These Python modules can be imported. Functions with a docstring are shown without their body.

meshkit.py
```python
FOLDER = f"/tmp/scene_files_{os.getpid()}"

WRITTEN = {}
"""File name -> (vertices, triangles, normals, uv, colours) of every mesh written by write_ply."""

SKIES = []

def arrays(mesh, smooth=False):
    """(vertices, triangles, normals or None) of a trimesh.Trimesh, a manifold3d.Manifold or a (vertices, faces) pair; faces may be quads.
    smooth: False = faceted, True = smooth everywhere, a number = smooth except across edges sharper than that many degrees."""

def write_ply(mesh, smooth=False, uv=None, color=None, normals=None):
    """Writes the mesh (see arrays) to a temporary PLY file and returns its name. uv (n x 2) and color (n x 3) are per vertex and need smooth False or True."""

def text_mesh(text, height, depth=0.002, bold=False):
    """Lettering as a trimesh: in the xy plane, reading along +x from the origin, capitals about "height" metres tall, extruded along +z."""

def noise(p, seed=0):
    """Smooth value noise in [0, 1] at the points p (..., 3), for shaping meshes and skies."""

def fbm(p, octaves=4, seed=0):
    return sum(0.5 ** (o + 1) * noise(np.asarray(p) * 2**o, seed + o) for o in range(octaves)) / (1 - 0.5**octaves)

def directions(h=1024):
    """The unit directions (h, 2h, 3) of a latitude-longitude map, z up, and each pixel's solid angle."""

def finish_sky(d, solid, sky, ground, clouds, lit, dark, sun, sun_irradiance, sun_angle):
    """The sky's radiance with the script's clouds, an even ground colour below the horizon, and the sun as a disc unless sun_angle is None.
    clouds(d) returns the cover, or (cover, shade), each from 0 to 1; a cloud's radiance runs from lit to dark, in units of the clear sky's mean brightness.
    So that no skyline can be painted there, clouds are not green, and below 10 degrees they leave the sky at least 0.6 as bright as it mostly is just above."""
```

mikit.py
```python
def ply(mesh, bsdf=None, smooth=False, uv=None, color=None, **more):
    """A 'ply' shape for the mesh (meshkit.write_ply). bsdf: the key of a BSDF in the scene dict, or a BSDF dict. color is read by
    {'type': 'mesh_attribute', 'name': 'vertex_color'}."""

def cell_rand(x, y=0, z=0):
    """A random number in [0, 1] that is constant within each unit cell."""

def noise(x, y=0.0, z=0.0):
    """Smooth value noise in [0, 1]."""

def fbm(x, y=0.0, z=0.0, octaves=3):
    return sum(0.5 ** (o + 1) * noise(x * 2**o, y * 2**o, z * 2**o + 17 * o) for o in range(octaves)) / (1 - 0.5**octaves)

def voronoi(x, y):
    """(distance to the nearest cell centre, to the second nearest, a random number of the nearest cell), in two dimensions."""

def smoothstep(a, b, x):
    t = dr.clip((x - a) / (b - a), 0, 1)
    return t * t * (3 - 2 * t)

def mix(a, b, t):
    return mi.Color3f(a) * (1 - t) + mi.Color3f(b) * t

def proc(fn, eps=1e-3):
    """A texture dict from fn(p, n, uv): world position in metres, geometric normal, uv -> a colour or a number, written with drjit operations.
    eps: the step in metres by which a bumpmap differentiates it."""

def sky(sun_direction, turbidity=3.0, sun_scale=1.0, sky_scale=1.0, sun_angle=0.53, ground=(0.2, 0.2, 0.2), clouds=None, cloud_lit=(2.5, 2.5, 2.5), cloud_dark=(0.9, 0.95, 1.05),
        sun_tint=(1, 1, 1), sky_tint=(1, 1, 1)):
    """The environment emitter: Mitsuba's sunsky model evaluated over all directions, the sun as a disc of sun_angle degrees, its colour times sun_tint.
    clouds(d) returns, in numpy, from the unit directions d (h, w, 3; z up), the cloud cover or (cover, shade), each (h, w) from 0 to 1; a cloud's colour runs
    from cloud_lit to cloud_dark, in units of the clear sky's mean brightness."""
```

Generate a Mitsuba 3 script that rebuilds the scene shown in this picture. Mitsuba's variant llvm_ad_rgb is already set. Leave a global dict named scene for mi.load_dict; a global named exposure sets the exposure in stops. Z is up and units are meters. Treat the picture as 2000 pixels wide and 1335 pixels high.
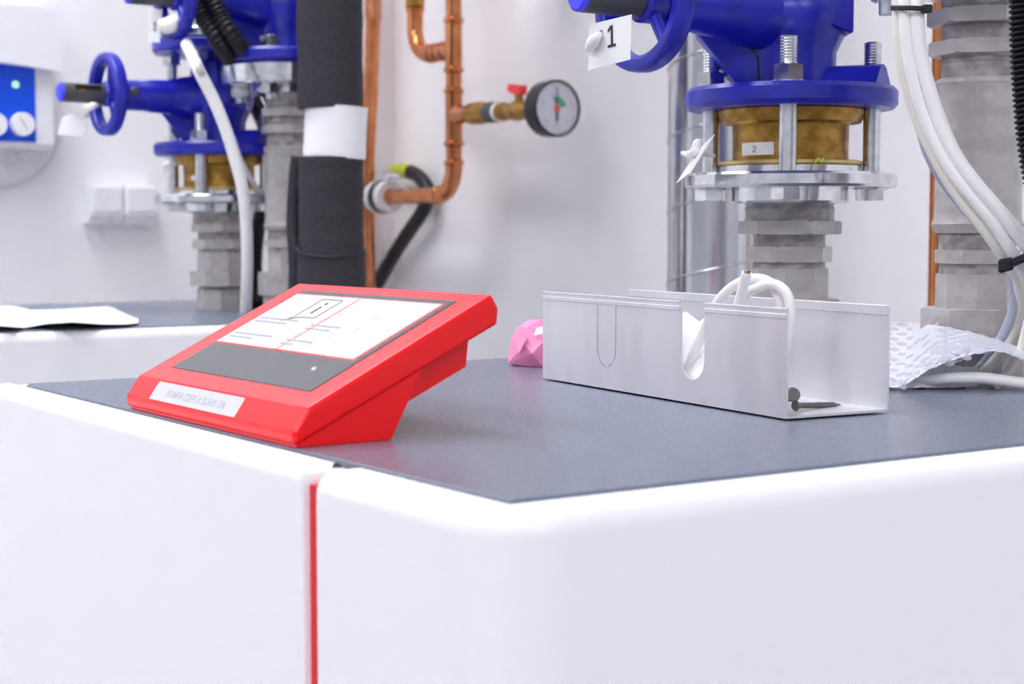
import math, random
import numpy as np, trimesh, manifold3d as m3, mitsuba as mi, drjit as dr
import shapely.geometry as sg
import mikit, meshkit
from mikit import proc, noise, fbm, smoothstep, mix

random.seed(7); rng = np.random.default_rng(7)
scene, labels = {}, {}
T = mi.ScalarTransform4f

# ------------------------------------------------------------------ camera, light, exposure
exposure = -0.30
F, CX, CY, CZ = 3235.0, 1000.0, 445.0, 1.155        # focal length in pixels, horizon row, camera height
PITCH = math.atan((667.5 - CY) / F)                  # the camera looks slightly down
TOP = 1.05                                           # height of the cabinet tops
scene['camera'] = {'type': 'thinlens', 'fov': 2 * math.degrees(math.atan(1000 / F)), 'fov_axis': 'x',
    'to_world': T().look_at(origin=[0, 0, CZ], target=[0, math.cos(PITCH), CZ - math.sin(PITCH)], up=[0, 0, 1]),
    'aperture_radius': 0.0022, 'focus_distance': 1.06, 'near_clip': 0.05, 'far_clip': 50}
LAMP = [1.0, 1.01, 1.05]
CEIL = 2.75
LAMPS = [(0.42, 1.80, .42, 1.2, 17), (-1.1, 0.9, .6, 1.2, 13), (-1.1, -1.0, .6, 1.2, 13.5), (0.0, -1.9, .6, 1.2, 13)]   # v, u, size in v, size in u, power

# the cabinets' own axes: v = into the depth, u = along the row to the left
ANG = math.atan2(.563, .826)
U3, V3 = np.array([-math.sin(ANG), math.cos(ANG), 0]), np.array([math.cos(ANG), math.sin(ANG), 0])
ZUP = np.array([0, 0, 1.0])
def W(v, u, z): return V3 * v + U3 * u + ZUP * z
def at(px, py, Z):
    t = (667.5 - py) / F; c, s = math.cos(PITCH), math.sin(PITCH); k = Z / (c + t * s)
    return np.array([(px - CX) / F * k, Z, CZ + k * (t * c - s)])
def frame(o, x, y, z):
    M = np.eye(4); M[:3, 0], M[:3, 1], M[:3, 2], M[:3, 3] = x, y, z, o
    return M
CAB = frame([0, 0, 0], V3, U3, ZUP)                   # (v, u, z) -> world

# ------------------------------------------------------------------ materials
def rgb(*c): return {'type': 'rgb', 'value': list(c)}
def principled(name, c, rough, metallic=0.0, spec=0.5, bump=None, eps=5e-4, **kw):
    b = {'type': 'principled', 'base_color': rgb(*c) if not isinstance(c, dict) else c, 'roughness': rough, 'metallic': metallic, **kw}
    if not metallic: b['specular'] = spec
    if bump: b = {'type': 'bumpmap', 'arbitrary': proc(bump[0], eps), 'scale': bump[1], 'bsdf': b}
    scene[name] = {'type': 'twosided', 'bsdf': b}
    return name
def grain(s, k=2): return lambda p, n, uv: fbm(p.x * s, p.y * s, p.z * s, k)
def tint(a, b, s, k=3, sz=None): return proc(lambda p, n, uv: mix(a, b, smoothstep(.3, .7, fbm(p.x * s, p.y * s, p.z * (sz or s), k))))

principled('wall_paint', (.82, .815, .83), .9, spec=.2)
principled('ceiling_paint', (.88, .88, .89), .9, spec=.2)
principled('wall_grey', (.55, .55, .57), .8, spec=.2)
principled('floor_coat', tint((.36, .36, .38), (.42, .42, .44), 3), .4)
principled('white_coat', (.86, .855, .875), .38, spec=.45)
principled('panel_grey', tint((.105, .124, .172), (.140, .160, .212), 900, 2), .28, spec=.6, bump=(grain(700), .00010))
principled('red_plastic', (.88, .0, .004), .24, spec=.40)
principled('red_trim', (.62, .006, .012), .45)
principled('dark_glass', (.035, .035, .042), .22, spec=.6)
principled('paper', (.80, .80, .81), .6, spec=.25)
principled('print_paper', (.60, .60, .61), .6, spec=.2)
principled('paper_bright', (.93, .93, .93), .6, spec=.25)
principled('ink', (.20, .19, .23), .7)
principled('ink_mid', (.27, .27, .31), .7)
principled('ink_faint', (.36, .36, .40), .7)
principled('ink_black', (.02, .02, .03), .6)
principled('ink_red', (.85, .06, .06), .6)
principled('line_red', (.75, .16, .20), .6)
principled('blue_paint', tint((.008, .010, .32), (.013, .016, .40), 60), .30, spec=.45, clearcoat=.35, clearcoat_gloss=.8, bump=(grain(260), .00012))
principled('blue_cap', (.06, .06, .85), .4)
principled('blue_face', (.003, .075, .68), .35)
principled('zinc', tint((.68, .69, .71), (.82, .83, .84), 140), .15, 1.0)
principled('zinc_thread', tint((.60, .63, .66), (.72, .74, .77), 200), .30, 1.0)
principled('duct_metal', tint((.50, .51, .55), (.64, .65, .68), 26, 3, 5), .18, 1.0)
principled('aluminium', tint((.70, .695, .73), (.78, .775, .805), 45, 3, 12), .38, .62, bump=(grain(500), .00003))
principled('copper', tint((.52, .185, .07), (.66, .26, .11), 40), .18, 1.0)
principled('copper_dull', tint((.50, .20, .10), (.64, .30, .17), 80), .36, 1.0)
principled('brass', tint((.27, .145, .028), (.44, .25, .06), 110), .40, .9, bump=(grain(450), .00012))
principled('brass_bright', (.60, .45, .20), .35, .9)
principled('grey_paint', tint((.43, .40, .392), (.50, .47, .46), 90), .30, spec=.5, bump=(grain(220, 3), .0009))
principled('grey_thread', tint((.26, .235, .225), (.42, .39, .38), 120), .42, spec=.4, bump=(grain(300, 3), .0012))
principled('foam_black', tint((.030, .027, .034), (.040, .036, .044), 500, 2), .6, spec=.22)
principled('black_plastic', (.012, .011, .016), .38, spec=.35)
principled('black_metal', (.060, .060, .066), .42)
principled('screw_black', (.085, .080, .086), .40, spec=.6)
principled('white_plastic', (.86, .855, .865), .35)
principled('cable_white', (.86, .84, .83), .38)
principled('cable_cream', (.78, .74, .67), .42)
principled('cable_grey', (.42, .44, .55), .42)
principled('cable_pale', (.62, .61, .68), .45)
principled('box_white', (.82, .82, .85), .4)
principled('rubber_grey', (.55, .54, .55), .55)
principled('teflon', (.85, .84, .80), .5)
principled('dial_face', (.60, .59, .66), .5)
principled('green_ink', (.0, .35, .14), .5)
principled('yellow_green', (.38, .44, .03), .45)
principled('knot_brown', (.30, .17, .10), .5)
principled('sand_board', (.50, .45, .40), .7)
scene['pink_film'] = {'type': 'twosided', 'bsdf': {'type': 'principled', 'base_color': rgb(1.0, .31, .56), 'roughness': .25, 'specular': .6, 'clearcoat': .5}}
scene['bubble_film'] = {'type': 'blendbsdf', 'weight': .78, 'a': {'type': 'thindielectric'},
    'b': {'type': 'twosided', 'bsdf': {'type': 'principled', 'base_color': rgb(.86, .87, .91), 'roughness': .18, 'specular': .6}}}
scene['bubble_dome'] = {'type': 'blendbsdf', 'weight': .60, 'a': {'type': 'thindielectric'},
    'b': {'type': 'twosided', 'bsdf': {'type': 'principled', 'base_color': rgb(.72, .74, .84), 'roughness': .15, 'specular': .7}}}
scene['gauge_glass'] = {'type': 'thindielectric'}

# ------------------------------------------------------------------ mesh helpers
def tm(man):
    m = man.to_mesh()
    return trimesh.Trimesh(np.array(m.vert_properties[:, :3]), np.array(m.tri_verts), process=False)
def mani(t):
    t = trimesh.Trimesh(t.vertices, t.faces, process=True)
    return m3.Manifold(m3.Mesh(np.asarray(t.vertices, np.float32), np.asarray(t.faces, np.uint32)))
def move(t, M):
    t = t.copy(); t.apply_transform(M)
    return t
def cat(*a): return trimesh.util.concatenate(list(a))
def lathe(prof, n=48, phase=0.0):
    """Closed solid of revolution about z from (r, z) points, bottom to top; r = 0 is added at both ends."""
    p = [(0.0, prof[0][1])] + list(prof) + [(0.0, prof[-1][1])]
    vs, fs = [[0, 0, p[0][1]]], []
    a = np.arange(n) * 2 * np.pi / n + phase
    for r, z in p[1:-1]:
        vs += [[r * math.cos(t), r * math.sin(t), z] for t in a]
    vs.append([0, 0, p[-1][1]])
    k = len(p) - 2; last = len(vs) - 1
    for i in range(n):
        j = (i + 1) % n
        fs.append([0, 1 + j, 1 + i])
        for q in range(k - 1):
            b0, b1 = 1 + q * n, 1 + (q + 1) * n
            fs += [[b0 + i, b0 + j, b1 + j], [b0 + i, b1 + j, b1 + i]]
        fs.append([last, 1 + (k - 1) * n + i, 1 + (k - 1) * n + j])
    return trimesh.Trimesh(np.array(vs, float), np.array(fs), process=False)
def ringlathe(prof, n=48):
    """Closed ring from a closed (r, z) loop, anticlockwise."""
    a = np.arange(n) * 2 * np.pi / n; k = len(prof)
    vs = np.array([[r * math.cos(t), r * math.sin(t), z] for t in a for r, z in prof])
    fs = []
    for i in range(n):
        j = (i + 1) % n
        for q in range(k):
            w = (q + 1) % k
            fs += [[i * k + q, j * k + q, j * k + w], [i * k + q, j * k + w, i * k + w]]
    t = trimesh.Trimesh(vs, np.array(fs), process=False)
    if t.volume < 0: t.invert()
    return t
def drum(r, z0, z1, c=.001, n=48):
    return lathe([(r - c, z0), (r, z0 + c), (r, z1 - c), (r - c, z1)], n)
def ngon(n, R, z0, z1, phase=0.0, chamfer=.35):
    """Nut-like prism (R = corner radius) whose corners are turned off top and bottom."""
    rc = R * math.cos(math.pi / n)
    a = [phase + 2 * math.pi * k / n for k in range(n)]
    pr = m3.CrossSection([[(R * math.cos(t), R * math.sin(t)) for t in a]])
    pr = m3.Manifold.extrude(pr, z1 - z0).translate((0, 0, z0))
    q = rc + (R - rc) * (1 - chamfer)
    d = (R - q) * .55 + 1e-5
    ln = lathe([(q, z0), (R * 1.001, z0 + d), (R * 1.001, z1 - d), (q, z1)], 64)
    return tm(pr ^ mani(ln))
def spline(pts, n=12):
    p = np.asarray(pts, float)
    if len(p) < 3: return np.linspace(p[0], p[1], 8)
    q = np.vstack([2 * p[0] - p[1], p, 2 * p[-1] - p[-2]]); out = []
    for i in range(1, len(q) - 2):
        a, b, c, d = q[i - 1:i + 3]
        for t in np.linspace(0, 1, n, endpoint=False):
            out.append(.5 * (2 * b + (c - a) * t + (2 * a - 5 * b + 4 * c - d) * t * t + (3 * b - a - 3 * c + d) * t ** 3))
    return np.array(out + [p[-1]])
def tube(pts, r, sides=20, n=12, smooth=True, caps=True):
    p = spline(pts, n) if smooth else np.asarray(pts, float)
    r = np.broadcast_to(r, (len(p),)) if np.ndim(r) == 0 else np.interp(np.linspace(0, 1, len(p)), np.linspace(0, 1, len(r)), r)
    t = np.gradient(p, axis=0); t /= np.linalg.norm(t, axis=1, keepdims=True) + 1e-12
    a = np.cross(t[0], [0, 0, 1.0] if abs(t[0, 2]) < .9 else [1.0, 0, 0]); a /= np.linalg.norm(a)
    vs, ang = [], np.arange(sides) * 2 * np.pi / sides
    for i in range(len(p)):
        a = a - t[i] * (a @ t[i]); a /= np.linalg.norm(a) + 1e-12
        b = np.cross(t[i], a)
        vs.append(p[i] + r[i] * (np.cos(ang)[:, None] * a + np.sin(ang)[:, None] * b))
    vs = np.vstack(vs + [p[:1], p[-1:]]); fs = []; N = len(p)
    for i in range(N - 1):
        for s in range(sides):
            w = (s + 1) % sides
            fs += [[i * sides + s, i * sides + w, (i + 1) * sides + w], [i * sides + s, (i + 1) * sides + w, (i + 1) * sides + s]]
    for s in range(sides):
        w = (s + 1) % sides
        fs += [[N * sides, w, s], [N * sides + 1, (N - 1) * sides + s, (N - 1) * sides + w]]
    return trimesh.Trimesh(vs, np.array(fs), process=False)
def rod(a, b, r, n=32): return tube([a, b], r, n, smooth=False)
def box(x0, x1, y0, y1, z0, z1, r=.0008):
    r = min(r, .49 * min(x1 - x0, y1 - y0, z1 - z0)); pts = []
    for x, sx in ((x0, 1), (x1, -1)):
        for y, sy in ((y0, 1), (y1, -1)):
            for z, sz in ((z0, 1), (z1, -1)):
                pts += [(x, y + sy * r, z + sz * r), (x + sx * r, y, z + sz * r), (x + sx * r, y + sy * r, z)]
    return tm(m3.Manifold.hull_points(np.array(pts)))
def hull(pts): return tm(m3.Manifold.hull_points(np.asarray(pts, float)))
def ballhull(pts, r, n=12):
    s = m3.Manifold.sphere(r, n)
    return tm(m3.Manifold.batch_hull([s.translate(tuple(map(float, p))) for p in pts]))
def rounded_top(poly, z0, z1, r, k=6):
    pts = [(x, y, z0) for x, y in poly.exterior.coords]
    for i in range(k + 1):
        t = i / k * math.pi / 2
        q = poly.buffer(-(r - r * math.cos(t)) - 1e-6, join_style=1)
        pts += [(x, y, z1 - r + r * math.sin(t)) for x, y in q.exterior.coords]
    return hull(pts)
def rect(x0, x1, y0, y1, r=0):
    p = sg.box(x0, y0, x1, y1)
    return p.buffer(-r).buffer(r, quad_segs=10) if r else p
def extrude(poly, d): return trimesh.creation.extrude_polygon(poly, d, engine='earcut')
def sheet(P, th):
    """Closed thin solid from a grid of points (a, b, 3)."""
    P = np.asarray(P, float); a, b = P.shape[:2]
    n = np.cross(np.gradient(P, axis=0), np.gradient(P, axis=1)); n /= np.linalg.norm(n, axis=2, keepdims=True) + 1e-12
    v = np.vstack([(P + n * th / 2).reshape(-1, 3), (P - n * th / 2).reshape(-1, 3)]); o = a * b; fs = []
    I = lambda i, j: i * b + j
    for i in range(a - 1):
        for j in range(b - 1):
            q = [I(i, j), I(i + 1, j), I(i + 1, j + 1), I(i, j + 1)]
            fs += [[q[0], q[1], q[2]], [q[0], q[2], q[3]], [o + q[0], o + q[2], o + q[1]], [o + q[0], o + q[3], o + q[2]]]
    edge = [I(i, 0) for i in range(a)] + [I(a - 1, j) for j in range(1, b)] + [I(i, b - 1) for i in range(a - 2, -1, -1)] + [I(0, j) for j in range(b - 2, 0, -1)]
    for k in range(len(edge)):
        p, q = edge[k], edge[(k + 1) % len(edge)]
        fs += [[p, o + p, o + q], [p, o + q, q]]
    return trimesh.Trimesh(v, np.array(fs), process=False)
def blend4(c, a=16, b=16):
    """Bilinear grid of the corners c00, c10, c11, c01."""
    s, t = np.linspace(0, 1, a)[:, None, None], np.linspace(0, 1, b)[None, :, None]
    c = [np.asarray(x, float) for x in c]
    return c[0] * (1 - s) * (1 - t) + c[1] * s * (1 - t) + c[2] * s * t + c[3] * (1 - s) * t
def toward(o, axis, up=None):
    """Frame whose z runs along axis."""
    z = np.asarray(axis, float) / np.linalg.norm(axis)
    h = np.asarray(up if up is not None else ([0, 0, 1.0] if abs(z[2]) < .9 else [1.0, 0, 0]), float)
    x = np.cross(h, z); x /= np.linalg.norm(x)
    return frame(o, x, np.cross(z, x), z)

# ------------------------------------------------------------------ scene bookkeeping
def numbered(name):
    used = set(scene) | set(labels) | {k[:len(name) + 4] for k in scene if k.startswith(name + '_')}
    heads = {k.split('__')[0] if '__' not in name else k for k in used}
    if '__' in name:
        d = name.count('__'); heads = {'__'.join(k.split('__')[:d + 1]) for k in used}
    if name not in heads: return name
    i = 1
    while f'{name}_{i:03d}' in heads: i += 1
    return f'{name}_{i:03d}'
def thing(name, label, cat, group=None):
    k = numbered(name); labels[k] = {'label': label, 'category': cat}
    if group: labels[k]['group'] = group
    return k
def part(parent, name, mesh, mat, smooth=30, label=None):
    k = numbered(f'{parent}__{name}')
    scene[k] = mikit.ply(mesh, mat, smooth)
    if label: labels[k] = {'label': label}
    return k
def whole(name, mesh, mat, label, cat, group=None, smooth=30):
    k = thing(name, label, cat, group); scene[k] = mikit.ply(mesh, mat, smooth)
    return k
def struct(key, mesh, mat, label=None, smooth=False):
    scene[key] = mikit.ply(mesh, mat, smooth); labels[key] = {'kind': 'structure', 'label': label or key.replace('_', ' ')}
    return key

# ------------------------------------------------------------------ the room
VR, UL, VN, UN = 1.456, 2.50, -2.6, -2.6            # wall planes in (v, u)
H = CEIL
def cabbox(v0, v1, u0, u1, z0, z1, r=.0005): return move(box(v0, v1, u0, u1, z0, z1, r), CAB)
struct('floor', cabbox(VN - .1, VR + .1, UN - .1, UL + .1, -.1, 0), 'floor_coat', 'pale grey coated floor of the plant room')
struct('ceiling', cabbox(VN - .1, VR + .1, UN - .1, UL + .1, H, H + .1), 'ceiling_paint', 'white ceiling of the plant room')
struct('wall_left', cabbox(VN - .1, VR, UL, UL + .1, 0, H), 'wall_paint', 'white wall behind the far heat pump with the control box on it')
struct('wall_back', cabbox(VR, VR + .1, UN - .1, UL + .1, 0, H), 'wall_paint', 'white wall behind the pipes and the pressure gauge')
struct('wall_front', cabbox(VN - .1, VN, UN - .1, UL, 0, H), 'wall_grey', 'grey wall behind the camera')
struct('wall_right', cabbox(VN, VR, UN - .1, UN, 0, H), 'wall_grey', 'grey wall to the right outside the picture')
for i, (v, u, sv, su, pw) in enumerate(LAMPS):
    t = thing('ceiling_lamp', 'flat rectangular white ceiling lamp of the plant room above the picture', 'lamp')
    rim = sg.box(v - sv / 2 - .02, u - su / 2 - .02, v + sv / 2 + .02, u + su / 2 + .02).difference(sg.box(v - sv / 2, u - su / 2, v + sv / 2, u + su / 2))
    part(t, 'frame', move(extrude(rim, .04), CAB @ frame([0, 0, H - .04], [1, 0, 0], [0, 1, 0], [0, 0, 1])), 'white_coat', False)
    labels[t]['label'] = ['long bright ceiling lamp above the far left heat pump', 'wide ceiling lamp behind the camera on the left', 'wide ceiling lamp behind the camera on the right', 'wide ceiling lamp over the right end of the room'][i]
    k = part(t, 'diffuser', move(box(v - sv / 2, v + sv / 2, u - su / 2, u + su / 2, H - .03, H - .005), CAB), 'white_plastic', False)
    scene[k]['emitter'] = {'type': 'area', 'radiance': rgb(*[c * pw for c in LAMP])}

# ------------------------------------------------------------------ heat pump cabinets
def cabinet(du, label, first):
    t = thing('heat_pump_cabinet', label, 'heat pump')
    M = CAB @ frame([-.0035, du - .0035, 0], [1, 0, 0], [0, 1, 0], [0, 0, 1])
    outer = rect(.338, 1.072, .506, 1.135, .036)
    body = mani(rounded_top(outer, .08, 1.0485, .010)) - m3.Manifold.cube((.06, .6, 2)).translate((.3005, .6464, 0))
    body -= m3.Manifold.cube((.69, .585, .05)).translate((.36, .528, 1.046))
    part(t, 'casing', move(tm(body), M), 'white_coat', 25)
    fp = sg.Polygon([(.3590, .6538), (.334, .6538), (.334, 1.137), (.3590, 1.137)])
    fp = fp.buffer(-.002).buffer(.002).difference(sg.Polygon([(.33, 1.11), (.36, 1.14), (.33, 1.14)])).buffer(0)
    part(t, 'front_panel', move(rounded_top(fp, .08, 1.0503, .0075), M), 'white_coat', 25)
    part(t, 'trim_strip', move(box(.3385, .3595, .6460, .6542, .08, 1.0420, .0002), M), 'red_trim', False, 'red vertical strip in the joint of the front')
    part(t, 'top_panel', move(rounded_top(rect(.3605, 1.0495, .5285, 1.1125, .004), 1.0455, TOP, .0015), M), 'panel_grey', 25, 'slate grey grained top panel')
    part(t, 'plinth', move(box(.37, 1.05, .54, 1.1, 0, .08), M), 'black_metal', False, 'dark plinth')
    if not first:
        part(t, 'back_strip', move(box(1.051, 1.066, .60, 1.05, 1.0485, 1.056, .002), M), 'sand_board', False, 'sand coloured strip along the rear edge')
    return t
cabinet(0, 'white heat pump cabinet in the foreground with grey top, carrying the red control unit', True)
cabinet(1.156, 'white heat pump cabinet behind on the left, with sheet of paper on its grey top', False)

# ------------------------------------------------------------------ red control unit
cu = thing('control_unit', 'red wedge-shaped control unit with dark display on front edge of grey top', 'control unit')
CV, C0, C1 = .3557, .7063, .9222
CU = CAB @ frame([CV, 0, TOP], [1, 0, 0], [0, 1, 0], [0, 0, 1])
slab = [(0, .0005), (.107, .0513), (.117, .0556), (.118, .0635), (.1135, .0715), (.0078, .0190), (0, .0078)]
r = .0022
sp = sg.Polygon(slab).convex_hull.buffer(-r)
k = part(cu, 'housing', move(ballhull([(x, y, z) for x, z in sp.exterior.coords[:-1] for y in (C0 + r, C1 - r)], r, 16), CU), 'red_plastic', 28)
def wedge(prof, y0, y1, tp=.0):
    c = np.mean(prof, axis=0)
    return hull([(x, y, z) for x, z in prof for y in (y0, y1)])
foot = [(.002, .0003), (.0545, .0003), (.061, .0127), (.074, .0362), (.003, .003)]
part(cu, 'stand', move(wedge(foot, C0 + .0022, C1 - .0022), CU), 'red_plastic', 20)
blk = [(.058, .0118), (.105, .0335), (.107, .052), (.07, .034)]
part(cu, 'rear_housing', move(wedge(blk, C0 + .012, C1 - .012), CU), 'red_plastic', 20)
for y in (C0 + .02, C1 - .02):
    part(cu, 'rubber_foot', move(lathe([(.006, -.0002), (.006, .0006)], 20), CU @ frame([.045, y, 0], [1, 0, 0], [0, 1, 0], [0, 0, 1])), 'black_plastic', False, 'small black rubber foot')
# top face frame: x runs along u from the right edge, y up the slope
sl = np.array([.1135 - .0078, 0, .0715 - .0190]); L = np.linalg.norm(sl); sl = sl / L
nr = np.array([-sl[2], 0, sl[0]])
# display axes seen by a reader standing before it: x to the right (-u), y up the slope
FACE = CU @ frame([.0078, C1, .0190], [0, -1, 0], sl, nr)
WD = C1 - C0
def slabxy(x0, x1, y0, y1, z0, z1, r=.0003): return move(box(x0, x1, y0, y1, z0, z1, r), FACE)
X0, X1, Y0, Y1 = .0235, .1965, .0125, .108
part(cu, 'display', slabxy(X0, X1, Y0, Y1, -.001, .0005), 'dark_glass', False, 'dark glossy display cover')
PX0, PX1, PY0, PY1 = .0245, .1915, .0425, .1035
part(cu, 'sheet_border', slabxy(PX0, PX1, PY0, PY1, .0003, .0007, .0001), 'ink_red', False, 'red edge of the printed sheet')
sh = part(cu, 'info_sheet', slabxy(PX0 + .0004, PX1 - .0016, PY0 + .0012, PY1 - .0008, .0004, .0009, .0001), 'print_paper', False, 'white printed instruction sheet on the display')
def line(x0, y0, x1, y1, w, mat, name='printed_line'):
    d = np.array([x1 - x0, y1 - y0]); l = np.linalg.norm(d); d /= l
    m = box(0, l, -w / 2, w / 2, .0008, .00112, .00002)
    part(sh, name, move(m, FACE @ frame([x0, y0, 0], [d[0], d[1], 0], [-d[1], d[0], 0], [0, 0, 1])), mat, False)
xm = (PX0 + PX1) / 2 - .004
line(xm, PY0, xm, PY1, .0012, 'line_red', 'divider')
def text(parent, s, h, M, mat, name='lettering', bold=False, depth=.0001):
    part(parent, name, move(meshkit.text_mesh(s, h, depth, bold), M), mat, False)
bub = sg.box(xm - .037, PY1 - .0245, xm - .016, PY1 - .0065).buffer(.002).union(sg.Polygon([(xm - .038, PY1 - .026), (xm - .046, PY1 - .032), (xm - .030, PY1 - .0265)]))
ring = bub.difference(bub.buffer(-.0009))
part(sh, 'printed_bubble', move(extrude(ring, .0001), FACE @ frame([0, 0, .00105], [1, 0, 0], [0, 1, 0], [0, 0, 1])), 'ink_mid', False)
line(xm - .0265, PY1 - .0215, xm - .0265, PY1 - .0135, .0016, 'ink_black', 'printed_stroke'); line(xm - .0265, PY1 - .011, xm - .0265, PY1 - .0088, .0018, 'ink_black', 'printed_stroke')
for (x, y, n, w) in [(.030, .0305, 1, .050), (.030, .0265, 1, .042), (.030, .012, 1, .052), (.030, .008, 1, .030), (.098, .028, 1, .034), (.098, .024, 1, .030), (.098, .011, 1, .030), (.098, .007, 1, .015)]:
    q = x
    while q < x + w - .003:
        l = random.uniform(.003, .008); line(q, PY0 + y, min(q + l, x + w), PY0 + y, .0016, 'ink_faint', 'printed_word'); q += l + .0014
for (x, y) in [(.031, .0375), (.031, .0185), (.101, .034), (.101, .0165), (.109, .041), (.150, .041), (.135, .02), (.150, .028), (.128, .009)]:
    c = sg.Point(0, 0).buffer(.0019); c = c.difference(c.buffer(-.0005))
    part(sh, 'printed_icon', move(extrude(c, .0001), FACE @ frame([x, PY0 + y, .0009], [1, 0, 0], [0, 1, 0], [0, 0, 1])), 'ink_faint', False)
part(cu, 'indicator_lamp', move(lathe([(.0016, 0), (.0012, .0005)], 16), FACE @ frame([.169, .031, .0005], [1, 0, 0], [0, 1, 0], [0, 0, 1])), 'white_plastic', False, 'small pale lamp on the dark cover')
# name sticker on the bevel under the display
bv = np.array([.0078, 0, .0190 - .0078]); BL = np.linalg.norm(bv); bv /= BL
BEV = CU @ frame([0, C1, .0078], [0, -1, 0], bv, np.array([-bv[2], 0, bv[0]]))
st = rect(.0345, .1475, .0010, .0125, .001)
k = part(cu, 'sticker', move(extrude(st, .0004), BEV @ frame([0, 0, -.0002], [1, 0, 0], [0, 1, 0], [0, 0, 1])), 'print_paper', False, 'white name sticker on the front bevel')
text(k, 'POMPA CIEPLA SLAVE GN', .0044, BEV @ frame([.0540, .0040, .0002], [1, 0, 0], [0, 1, 0], [0, 0, 1]), 'ink_faint')

# ------------------------------------------------------------------ aluminium cable channel with what lies in it
A2, B2 = np.array([.0220, 1.1458]), np.array([.1499, .8980]); C2 = np.array([.2132, .9342])
CL = np.linalg.norm(B2 - A2); ax = np.append((B2 - A2) / CL, 0); CWd = np.linalg.norm(C2 - B2); cx = np.append((C2 - B2) / CWd, 0)
O3 = np.array([A2[0], A2[1], TOP + .0012])
CH = .0603
ch = thing('cable_channel', 'open silver aluminium cable channel lying on the grey top beside red control unit', 'cable channel')
wallp = sg.box(0, 0, CL, CH)
na, nb = .6223 * CL, .7147 * CL; nr_ = (nb - na) / 2
notch = sg.box(na, .0140 + nr_, nb, CH + .01).union(sg.Point((na + nb) / 2, .0140 + nr_).buffer(nr_, quad_segs=16))
ka, kb = .2678 * CL, .354 * CL; kr = (kb - ka) / 2
uu = sg.box(ka, .0140 + kr, kb, CH + .01).union(sg.Point((ka + kb) / 2, .0140 + kr).buffer(kr, quad_segs=16))
slit = uu.difference(uu.buffer(-.0009)).intersection(sg.box(0, 0, CL, .0535))
for y in (.018, .044): slit = slit.difference(sg.box(0, y - .0004, CL, y + .0004))
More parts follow.
